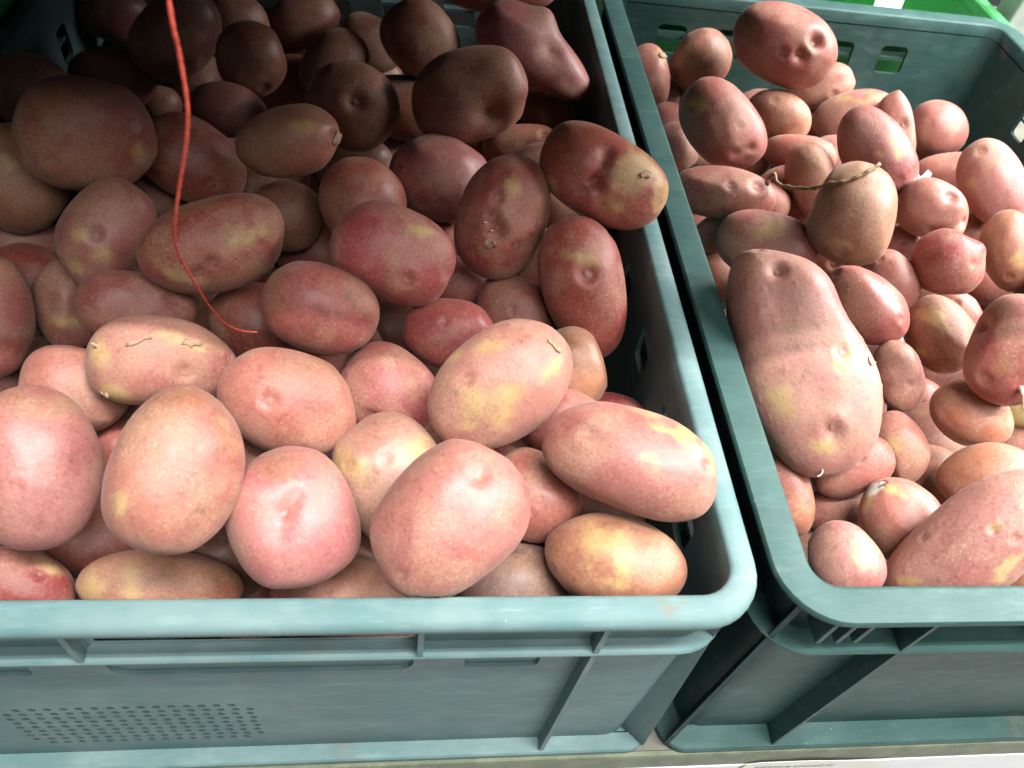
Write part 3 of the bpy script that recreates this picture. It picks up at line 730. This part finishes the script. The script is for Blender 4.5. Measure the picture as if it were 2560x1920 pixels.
def ico(level):
    if level not in ICO:
        bm = bmesh.new()
        bmesh.ops.create_icosphere(bm, subdivisions=level, radius=1.0)
        bm.verts.ensure_lookup_table()
        U = np.array([v.co[:] for v in bm.verts])
        U /= np.linalg.norm(U, axis=1)[:, None]
        F = np.array([[v.index for v in f.verts] for f in bm.faces], dtype=np.int32)
        bm.free()
        ICO[level] = (U, F)
    return ICO[level]


def tri_mesh(name, V, F):
    me = bpy.data.meshes.new(name)
    me.vertices.add(len(V)); me.vertices.foreach_set('co', np.ascontiguousarray(V, dtype=np.float32).ravel())
    me.loops.add(F.size); me.loops.foreach_set('vertex_index', np.ascontiguousarray(F, dtype=np.int32).ravel())
    me.polygons.add(len(F)); me.polygons.foreach_set('loop_start', np.arange(0, F.size, 3, dtype=np.int32))
    me.update(calc_edges=True); me.validate()
    me.polygons.foreach_set('use_smooth', np.ones(len(F), dtype=bool))
    return me


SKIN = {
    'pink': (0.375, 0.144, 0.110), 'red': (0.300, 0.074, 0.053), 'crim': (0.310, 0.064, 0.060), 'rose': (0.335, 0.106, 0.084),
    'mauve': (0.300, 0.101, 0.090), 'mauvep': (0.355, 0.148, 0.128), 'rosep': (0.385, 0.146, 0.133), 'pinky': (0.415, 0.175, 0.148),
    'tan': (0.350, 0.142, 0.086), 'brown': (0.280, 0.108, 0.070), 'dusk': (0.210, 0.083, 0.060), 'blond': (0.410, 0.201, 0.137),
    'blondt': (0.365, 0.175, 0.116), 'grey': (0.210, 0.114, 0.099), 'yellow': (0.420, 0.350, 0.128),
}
WALLS = {'L': (-.2655, .1373, .1258, .700), 'R': (.1732, .5451, .1290, .6889)}


def vnoise(P, scale, seed, octaves=2):
    """value noise 0..1 at points P (metres)"""
    out = np.zeros(len(P)); amp, tot = 1.0, 0.0
    for o_ in range(octaves):
        X = P * scale * 2 ** o_ + seed * 17.31 + 101.7
        I = np.floor(X).astype(np.int64); fr = X - I
        w = fr * fr * (3 - 2 * fr)
        acc = np.zeros(len(P))
        for dx in (0, 1):
            for dy in (0, 1):
                for dz in (0, 1):
                    h = (I[:, 0] + dx) * 374761393 + (I[:, 1] + dy) * 668265263 + (I[:, 2] + dz) * 2147483647 + o_ * 974634
                    h = (h ^ (h >> 13)) * 1274126177
                    h = (h ^ (h >> 16)) & 0xFFFF
                    acc += h / 65535.0 * np.where(dx, w[:, 0], 1 - w[:, 0]) * np.where(dy, w[:, 1], 1 - w[:, 1]) * np.where(dz, w[:, 2], 1 - w[:, 2])
        out += acc * amp; tot += amp; amp *= .55
    return out / tot


def sstep(x, lo, hi):
    t = np.clip((x - lo) / (hi - lo), 0, 1)
    return t * t * (3 - 2 * t)


def lerp(c, d, m):
    return c * (1 - m)[:, None] + np.asarray(d) * m[:, None]


def skin_colour(L, base, seed, yellow=None, russet=None, rot=None, eye=None, bud=None, speck=False):
    base = np.array(base)
    lo1, lo2 = vnoise(L, 38, seed, 2), vnoise(L, 46, seed + 3, 3)
    mid, hi = vnoise(L, 130, seed + 5, 2), vnoise(L, 420, seed + 7, 2)
    rag = .50 * (mid - .5) + .40 * (hi - .5) + .30 * (lo2 - .5)
    c = np.tile(base, (len(L), 1))
    c = lerp(c, base * (.84, .66, .68), sstep(lo1, .45, .72) * .85)
    c = lerp(c, .50 * base + .50 * np.array((.37, .205, .125)), sstep(lo2 + .4 * (mid - .5), .46, .74) * .70)
    c = lerp(c, (.42, .27, .13), sstep(vnoise(L, 58, seed + 11, 2) + .3 * (hi - .5), .74, .84) * .28)
    c = lerp(c, (.11, .065, .042), sstep(vnoise(L, 210, seed + 13, 2) + .35 * (lo1 - .5), .74, .88) * .45)
    c = c * (1 + .22 * (mid - .5) + .20 * (hi - .5))[:, None]
    if russet is not None:
        c = lerp(c, np.array((.27, .135, .065)) * (1 + .5 * (hi - .5))[:, None], sstep(russet + rag, .30, .72) * .50)
    if yellow is not None:
        m = sstep(yellow + rag * .9, .22, .84)
        c = lerp(c, np.array((.50, .35, .135)) * (1 + .35 * (mid - .5))[:, None], m * .74)
    if eye is not None:
        c = lerp(c, base * (.66, .40, .40), sstep(eye, .2, .9) * .75)
        c = lerp(c, .5 * base + .5 * np.array((.50, .32, .23)), sstep(bud, .35, .85) * .6)
    if eye is not None:
        c = lerp(c, (.10, .06, .04), sstep(eye, .55, .95) * sstep(hi, .40, .65) * .5)
    if speck:
        c = lerp(c, (.10, .06, .04), sstep(hi, .70, .80) * .55)
    if rot is not None:
        m = sstep(rot + rag * .6, .36, .52)
        white = sstep(mid + .7 * (hi - .5), .56, .66)
        c = lerp(c, lerp(np.tile((.03, .025, .02), (len(L), 1)), (.62, .58, .52), white), m)
    dust = np.clip(sstep(lo2 + .5 * (mid - .5) + .2 * (lo1 - .5), .36, .66), 0, 1)
    c = lerp(c, .62 * c + .38 * np.array((.34, .205, .135)), dust * .5)
    return np.concatenate([np.clip(c, .004, .9), dust[:, None]], 1)


def set_skin(me, c):
    a = me.attributes.new('skin', 'FLOAT_COLOR', 'POINT')
    a.data.foreach_set('color', np.ascontiguousarray(c, dtype=np.float32).ravel())


def shape_dirs(U, rng, egg, p, lump=.020):
    r = (np.abs(U) ** p).sum(1) ** (-1 / p)
    Q = U * r[:, None]
    # low frequency lumps
    s = np.zeros(len(U))
    for fr, amp, n in ((2.2, lump, 4), (4.5, lump * .45, 5), (9.0, lump * .22, 6), (17.0, lump * .09, 7)):
        for _ in range(n):
            kx = rng.normal(size=3); kx /= np.linalg.norm(kx)
            s += amp * np.sin(fr * (U @ kx) + rng.uniform(0, 6.28)) / math.sqrt(n)
    for _ in range(rng.integers(4, 8)):                       # shallow dents and swellings
        kx = rng.normal(size=3); kx /= np.linalg.norm(kx)
        s += rng.uniform(-.055, .035) * np.exp(-(np.arccos(np.clip(U @ kx, -1, 1)) / rng.uniform(.22, .5)) ** 2)
    Q = Q * (1 + s)[:, None]
    for _ in range(rng.integers(1, 4)):                       # flattened sides
        kx = rng.normal(size=3); kx /= np.linalg.norm(kx)
        t = Q @ kx
        over = np.maximum(0, t - t.max() * rng.uniform(.76, .90))
        Q = Q - kx * (over * rng.uniform(.25, .52))[:, None]
    Q = Q + np.outer(Q[:, 0] ** 2 - .35, (0, rng.uniform(-.07, .07), rng.uniform(-.07, .07)))
    sc1 = 1 + egg * Q[:, 0]
    Q = np.stack([Q[:, 0], Q[:, 1] * sc1, Q[:, 2] * sc1], 1)
    return Q


def on_surface(P, pix, x, y, front):
    """index of the vertex facing the viewer that lies nearest to a spot"""
    d = ((pix - (x, y)) ** 2).sum(1) + np.where(front, 0, 1e7)
    return int(np.argmin(d))


def make_potato(row):
    key, crt, dep, cx, cy, a, b, ang, skin, label, ex = row
    seed = sum(ord(c) * (i + 7) for i, c in enumerate(key * 3))
    rng = np.random.default_rng(seed)
    C, A = frame(cx, cy, a, b, ang, dep, ex.get('c', .92))
    big = a * b > 9000
    level = 6 if a > 220 else (5 if big or ex else 4)
    U, F = ico(level)
    egg = ex.get('egg', rng.uniform(-.07, .07))
    Q = shape_dirs(U, rng, egg, rng.uniform(2.0, 2.5), .030)
    ext = np.abs(Q[:, :2]).max(0)
    Q = Q / np.array([ext[0], ext[1], ext.mean()])
    P = C + Q @ A
    Nrm = U @ np.linalg.inv(A).T
    Nrm /= np.linalg.norm(Nrm, axis=1)[:, None]
    size = np.linalg.norm(A[1])
    px2m = size / b
    pix = project(P)
    front = ((CAM - P) * Nrm).sum(1) > 0
    eye = np.zeros(len(P)); bud = np.zeros(len(P))
    disp = np.zeros(len(P))
    anchors = {}
    for (x, y, s, h) in ex.get('D', []):
        i = on_surface(P, pix, x, y, front)
        d = np.linalg.norm(P - P[i], axis=1)
        disp += h * size * np.exp(-(d / (s * px2m * 1.25)) ** 2)
    for (xa, ya, xb, yb_, s, h) in ex.get('C', []):      # creases
        pa, pb = P[on_surface(P, pix, xa, ya, front)], P[on_surface(P, pix, xb, yb_, front)]
        ab = pb - pa
        t = np.clip(((P - pa) @ ab) / (ab @ ab), 0, 1)
        d = np.linalg.norm(P - pa - t[:, None] * ab, axis=1)
        disp += h * size * np.exp(-(d / (s * px2m)) ** 2)
    eyes = [(x, y, r, None) for (x, y, r) in ex.get('E', [])]
    # a few eyes on the sides nobody photographed
    for _ in range(3):
        w = rng.normal(size=3); w[2] = -abs(w[2]) - .4; w /= np.linalg.norm(w)
        eyes.append((None, None, rng.uniform(8, 13), int(np.argmax(U @ w))))
    for (x, y, r, i) in eyes:
        if i is None: i = on_surface(P, pix, x, y, front)
        d = np.linalg.norm(P - P[i], axis=1)
        rm = r * px2m
        g = np.exp(-(d / (rm * 1.05)) ** 2)
        c0 = np.exp(-(d / (rm * .36)) ** 2)
        ring = np.exp(-((d - rm * 1.9) / (rm * .8)) ** 2)
        disp += -.78 * rm * g + .62 * rm * c0 + .10 * rm * ring
        eye = np.maximum(eye, g - .55 * c0); bud = np.maximum(bud, c0)
    P = P + Nrm * disp[:, None]
    if ex.get('lent'):
        for _ in range(130):
            w = rng.normal(size=3); w[2] = abs(w[2]); w /= np.linalg.norm(w)
            i = int(np.argmax(U @ w))
            d = np.linalg.norm(P - P[i], axis=1)
            g = np.exp(-(d / .00085) ** 2)
            P = P + Nrm * (.00032 * g)[:, None]
            bud = np.maximum(bud, .62 * g)
    # keep inside the crate: flatten what would press through its walls
    x0, x1, y0, y1 = WALLS[crt]
    low = P[:, 2] < RIM + .001
    if 'c' in ex:
        m_w = .016
        P[:, 0] = np.where(P[:, 0] < x0 + m_w, x0 + m_w - m_w * np.tanh((x0 + m_w - P[:, 0]) / m_w), P[:, 0])
    P[low, 0] = np.clip(P[low, 0], x0, x1)
    P[low, 1] = np.clip(P[low, 1], y0, y1)
    me = tri_mesh('potato', P - C, F)
    pix = project(P)
    marks = {}
    for name, lst in (('yellow', ex.get('Y', [])), ('russet', ex.get('R', [])), ('rot', ex.get('ROT', []))):
        val = np.zeros(len(P))
        for (x, y, rx, ry, an) in lst:
            t = math.radians(an)
            dx = pix[:, 0] - x + (vnoise(P, 95, 5 + x % 7, 3) - .5) * 1.5 * max(rx, ry)
            dy = pix[:, 1] - y + (vnoise(P, 95, 9 + y % 7, 3) - .5) * 1.5 * max(rx, ry)
            u_, v_ = dx * math.cos(t) + dy * math.sin(t), -dx * math.sin(t) + dy * math.cos(t)
            d = np.sqrt((u_ / rx) ** 2 + (v_ / ry) ** 2)
            val = np.maximum(val, np.where(front, np.clip(1.02 - .50 * d, 0, 1), 0))
        marks[name] = val if lst else None
    cjit = 1 + rng.uniform(-.06, .06, 3)
    set_skin(me, skin_colour(P - C, np.array(SKIN[skin]) * cjit, seed % 97, marks['yellow'], marks['russet'], marks['rot'], eye, bud, ex.get('speck')))
    o = link('potato', me, MAT['potato'])
    o.location = C
    tag(o, label, 'potato', 'red potatoes in the left crate' if crt == 'L' else 'red potatoes in the right crate')
    return o, C, A, P, pix, front


def local_at(info, x, y, lift=0.0):
    o, C, A, P, pix, front = info
    i = on_surface(P, pix, x, y, front)
    n = (P[i] - C); n = n @ np.linalg.inv(A); n = n @ np.linalg.inv(A).T; n /= np.linalg.norm(n)
    return P[i] - C + n * lift, n


def sprout(info, x, y, length, rad, lean=(0, 0, 0)):
    p, n = local_at(info, x, y)
    d = n + np.array(lean); d /= np.linalg.norm(d)
    pts = [p - n * rad, p + n * length * .3, p + n * length * .5 + d * length * .3, p + n * length * .45 + d * length * .75]
    pts = catmull(pts, 4)
    rr = [rad * (1 - .55 * i / (len(pts) - 1)) * (1 + .12 * math.sin(i * 1.7)) for i in range(len(pts))]
    rr[-1] *= .45
    o = link('sprout', tube_mesh('sprout', pts, rr, 8), MAT['sprout'], info[0])
    return o


def skin_flake(info, x, y, lx, ly, ang, curl=.5):
    """a thin curled scrap of peeling skin lying on the potato"""
    t = math.radians(ang)
    v, f = [], []
    nu, nv = 5, 3
    rng = np.random.default_rng(int(x * 7 + y))
    for i in range(nu):
        for j in range(nv):
            u, w = i / (nu - 1) - .5, j / (nv - 1) - .5
            w *= 1 - .5 * abs(u) * 2 * rng.uniform(.4, 1)
            xx = x + (u * lx * math.cos(t) - w * ly * math.sin(t))
            yy = y + (u * lx * math.sin(t) + w * ly * math.cos(t))
            p, n = local_at(info, xx, yy, +.0007 + curl * .0016 * max(0, u + .3) ** 2)
            v.append(p)
    for i in range(nu - 1):
        for j in range(nv - 1):
            f.append((i * nv + j, (i + 1) * nv + j, (i + 1) * nv + j + 1, i * nv + j + 1))
    me = mesh_pydata('skin_flake', v, f)
    o = link('skin_flake', me, MAT['flake'], info[0], True)
    md = o.modifiers.new('thickness', 'SOLIDIFY'); md.thickness = .00025; md.offset = 1
    return o


INFO = {}
for row in POT:
    INFO[row[0]] = make_potato(row)

# peeling skin, sprouts, dry stalks
for args in ((300, 738, 52, 9, -18), (412, 740, 40, 18, 5), (228, 852, 22, 12, 30)):
    skin_flake(INFO['L9'], *args)
sprout(INFO['L9'], 206, 748, .003, .0009, (-.4, 0, .6))
sprout(INFO['L31'], 1066, 494, .0028, .0008, (-.3, 0, .3))
sprout(INFO['L31'], 1050, 481, .0022, .0006, (-.5, 0, .2))
skin_flake(INFO['L31'], 1060, 528, 22, 16, 0, .3)
skin_flake(INFO['L27'], 726, 298, 12, 30, 15, .9)
skin_flake(INFO['L7'], 1195, 745, 40, 10, 45, .5)
skin_flake(INFO['L32'], 1393, 378, 22, 14, 10, .4)
sprout(INFO['R30'], 2203, 835, .011, .0017, (.1, -.3, -.9))
skin_flake(INFO['R20'], 1880, 780, 18, 10, 60, .6)
sprout(INFO['R20'], 1775, 1016, .0065, .0006, (-1.6, -.3, .3))
skin_flake(INFO['R3'], 1432, 120, 18, 10, 20, .8)

# dry runner growing from the tip of the long mauve potato, over its neighbours
def at_px(x, y, key, lift):
    o, C, A, P, pix, front = INFO[key]
    return P[on_surface(P, pix, x, y, front)] + np.array([0, 0, lift])
C11 = INFO['R11'][1]
run = [at_px(1655, 400, 'R11', .0), at_px(1664, 390, 'R11', .004), at_px(1672, 386, 'R11', .008)]
pA, pB = at_px(1670, 384, 'R11', .006), at_px(1790, 400, 'R13', .0015)
def lerp_px(x, y, t):
    q = pA * (1 - t) + pB * t
    d0 = np.linalg.norm(q - CAM)
    r = ray(x, y); r /= np.linalg.norm(r)
    return CAM + r * d0
run += [lerp_px(1680, 396, .15), lerp_px(1700, 403, .35), lerp_px(1730, 407, .6), lerp_px(1760, 406, .85)]
run += [at_px(1790, 403, 'R13', .0012), at_px(1815, 400, 'R13', .0012), at_px(1850, 390, 'R13', .0014), at_px(1875, 374, 'R13', .002), at_px(1893, 366, 'R13', .0035)]
cp = catmull(run, 5)
rad = [.0013 + .0004 * math.sin(i * 1.3) - .0003 * i / len(cp) for i in range(len(cp))]
rn = link('dry_stalk', tube_mesh('dry_stalk', [p - C11 for p in cp], rad, 8), MAT['stalk'], INFO['R11'][0])
rn['label'] = 'thin curved brown dry stalk growing from the potato tip'

# scrap of film between potatoes of the right crate
c0, _ = CAM + ray(1990, 380) * (INFO['R14'][1] - CAM) @ ROT[:, 2], 0
rng = np.random.default_rng(5)
v, f = [], []
for i in range(5):
    for j in range(4):
        v.append((i * .004 - .008 + rng.normal() * .001, j * .004 - .006 + rng.normal() * .001, rng.normal() * .0018))
for i in range(4):
    for j in range(3):
        f.append((i * 4 + j, i * 4 + 4 + j, i * 4 + 5 + j, i * 4 + 1 + j))
o = link('film_scrap', mesh_pydata('film_scrap', v, f), MAT['clear'])
o.location = CAM + ray(1990, 382) * .560
md = o.modifiers.new('thickness', 'SOLIDIFY'); md.thickness = .0003
tag(o, 'small crumpled scrap of clear film between potatoes in right crate', 'plastic scrap')

# ---------------------------------------------------------------- potatoes underneath, glimpsed in the gaps
U4, F4 = ico(4)
VAR = []
for kx in range(8):
    rng = np.random.default_rng(900 + kx)
    Q = shape_dirs(U4, rng, rng.uniform(-.1, .1), rng.uniform(2.0, 2.3), .03)
    ax = np.array([rng.uniform(.029, .036), rng.uniform(.023, .027), rng.uniform(.022, .026)])
    me = tri_mesh('buried_potato', Q * ax, F4)
    me.materials.append(MAT['potato'])
    set_skin(me, skin_colour(Q * ax, SKIN[('rose', 'dusk', 'brown', 'dusk', 'mauve', 'brown', 'red', 'dusk')[kx]], 31 + kx))  # darker skins picked so the shade of the gaps sits in the colour
    VAR.append((me, ax))
top = [(i_[1], i_[2]) for i_ in INFO.values()]
rng = np.random.default_rng(77)
pts_u = U4[::9]
FILL = []
for (fx, fy, fd, var, rot_, scl_) in GAPS:
    q = CAM + ray(fx, fy) * fd
    me, axv = VAR[var]
    e = Matrix.Rotation(rot_, 3, 'Z')
    ob = bpy.data.objects.new('buried_potato', me); COL.objects.link(ob)
    ob.matrix_world = Matrix.Translation(Vector(q)) @ e.to_4x4() @ Matrix.Scale(scl_, 4)
    crt = 'L' if q[0] < .153 else 'R'
    tag(ob, 'reddish potato lying deep in the %s crate under the top layer' % ('left' if crt == 'L' else 'right'), 'potato',
        'buried potatoes of the %s crate' % ('left' if crt == 'L' else 'right'))
    top.append((q, np.diag(axv * scl_) @ np.array(e).T))
# the pile goes on beyond the picture's left and right edges
rng_o = np.random.default_rng(123)
for crt in 'LR':
    x0, x1, y0, y1 = WALLS[crt]
    for z in (.085, .130, .172):
        for iy in range(11):
            for ix in range(8):
                q = np.array([x0 + .030 + (x1 - x0 - .060) * (ix + .3 * (iy % 2)) / 7.3, y0 + .030 + (y1 - y0 - .060) * iy / 10, z]) + rng_o.uniform(-.006, .006, 3)
                vi = int(rng_o.integers(8)); me, axv = VAR[vi]
                e = Matrix.Rotation(rng_o.uniform(0, 6.28), 3, 'Z') @ Matrix.Rotation(rng_o.uniform(-.5, .5), 3, 'X')
                W = q + (pts_u * axv) @ np.array(e).T
                px = project(W)
                if not (px[:, 0].max() < -12 or px[:, 0].min() > 2224): continue
                if W[:, 0].min() < x0 or W[:, 0].max() > x1 or W[:, 1].min() < y0 or W[:, 1].max() > y1: continue
                if any(np.linalg.norm(Cq - q) < .12 and np.linalg.norm((W - Cq) @ np.linalg.inv(Aq), axis=1).min() < .90 for (Cq, Aq) in top): continue
                ob = bpy.data.objects.new('potato', me); COL.objects.link(ob)
                ob.matrix_world = Matrix.Translation(Vector(q)) @ e.to_4x4()
                tag(ob, 'reddish potato by the %s side wall of the %s crate' % (('left', 'left') if crt == 'L' else ('right', 'right')), 'potato',
                    'potatoes along the %s' % ('left wall of the left crate' if crt == 'L' else 'right wall of the right crate'))
                top.append((q, np.diag(axv) @ np.array(e).T))
n_b = 0
placed = []
for crt in 'LR':
    x0, x1, y0, y1 = WALLS[crt]
    for layer, z in enumerate((.112, .072, .032)):
        ny = int((y1 - y0 - .02) / .056); nx = int((x1 - x0 - .02) / .064)
        for iy in range(ny):
            for ix in range(nx):
                q = np.array([x0 + .036 + (x1 - x0 - .072) * (ix + .5 * ((iy + layer) % 2) * .8) / nx + rng.uniform(-.006, .006),
                              y0 + .032 + (y1 - y0 - .064) * iy / max(1, ny - 1) + rng.uniform(-.006, .006), z + rng.uniform(-.008, .008)])
                me, axv = VAR[rng.integers(8)]
                e = Matrix.Rotation(rng.uniform(0, 6.28), 3, 'Z') @ Matrix.Rotation(rng.uniform(-.5, .5), 3, 'X')
                Rm = np.array(e)
                for scl in (1.0, .82, .66, .5):
                    W = q + (pts_u * axv * scl) @ Rm.T
                    ok = not (W[:, 0].min() < x0 or W[:, 0].max() > x1 or W[:, 1].min() < y0 or W[:, 1].max() > y1)
                    if ok:
                        for (Cq, Aq) in top:
                            if np.linalg.norm(Cq - q) < .12 and (np.linalg.norm((W - Cq) @ np.linalg.inv(Aq), axis=1).min() < .90):
                                ok = False; break
                    if ok: break
                if ok and layer > 0:
                    # only the uppermost of the pile can ever be glimpsed
                    above = [t for t in placed if abs(t[0] - q[0]) < .03 and abs(t[1] - q[1]) < .03]
                    if above: ok = False
                if not ok: continue
                placed.append(q)
                ob = bpy.data.objects.new('buried_potato', me)
                COL.objects.link(ob)
                ob.matrix_world = Matrix.Translation(Vector(q)) @ e.to_4x4() @ Matrix.Scale(scl, 4)
                tag(ob, 'reddish potato lying deep in the %s crate under the top layer' % ('left' if crt == 'L' else 'right'), 'potato',
                    'buried potatoes of the %s crate' % ('left' if crt == 'L' else 'right'))
                n_b += 1
print('buried', n_b)

# ================================================================ the string
def sp(x, y, Y):
    r = ray(x, y)
    return CAM + r * (Y / r[1])
P_ = [(-.0565, .2022, .452), (-.0568, .196, .43)]
P_ += [tuple(sp(*q)) for q in ((365, 0, .185), (388, 120, .185), (405, 230, .185), (402, 310, .186), (388, 400, .188), (379, 470, .190), (378, 520, .194),
                               (394, 565, .200), (420, 610, .208), (455, 665, .222), (485, 698, .235), (520, 714, .244), (555, 718, .249))]
cp = catmull(P_, 14)
n = len(cp)
rad = [(.00058 - .00020 * (i / n) ** 1.5) * (1 + .16 * math.sin(i * 2.4) + .07 * math.sin(i * 5.1)) for i in range(n)]
o = link('string', tube_mesh('string', [p - np.array(P_[-1]) for p in cp], rad, 9), MAT['string'])
o.location = P_[-1]
tag(o, 'orange red string hanging down into the left crate', 'string')
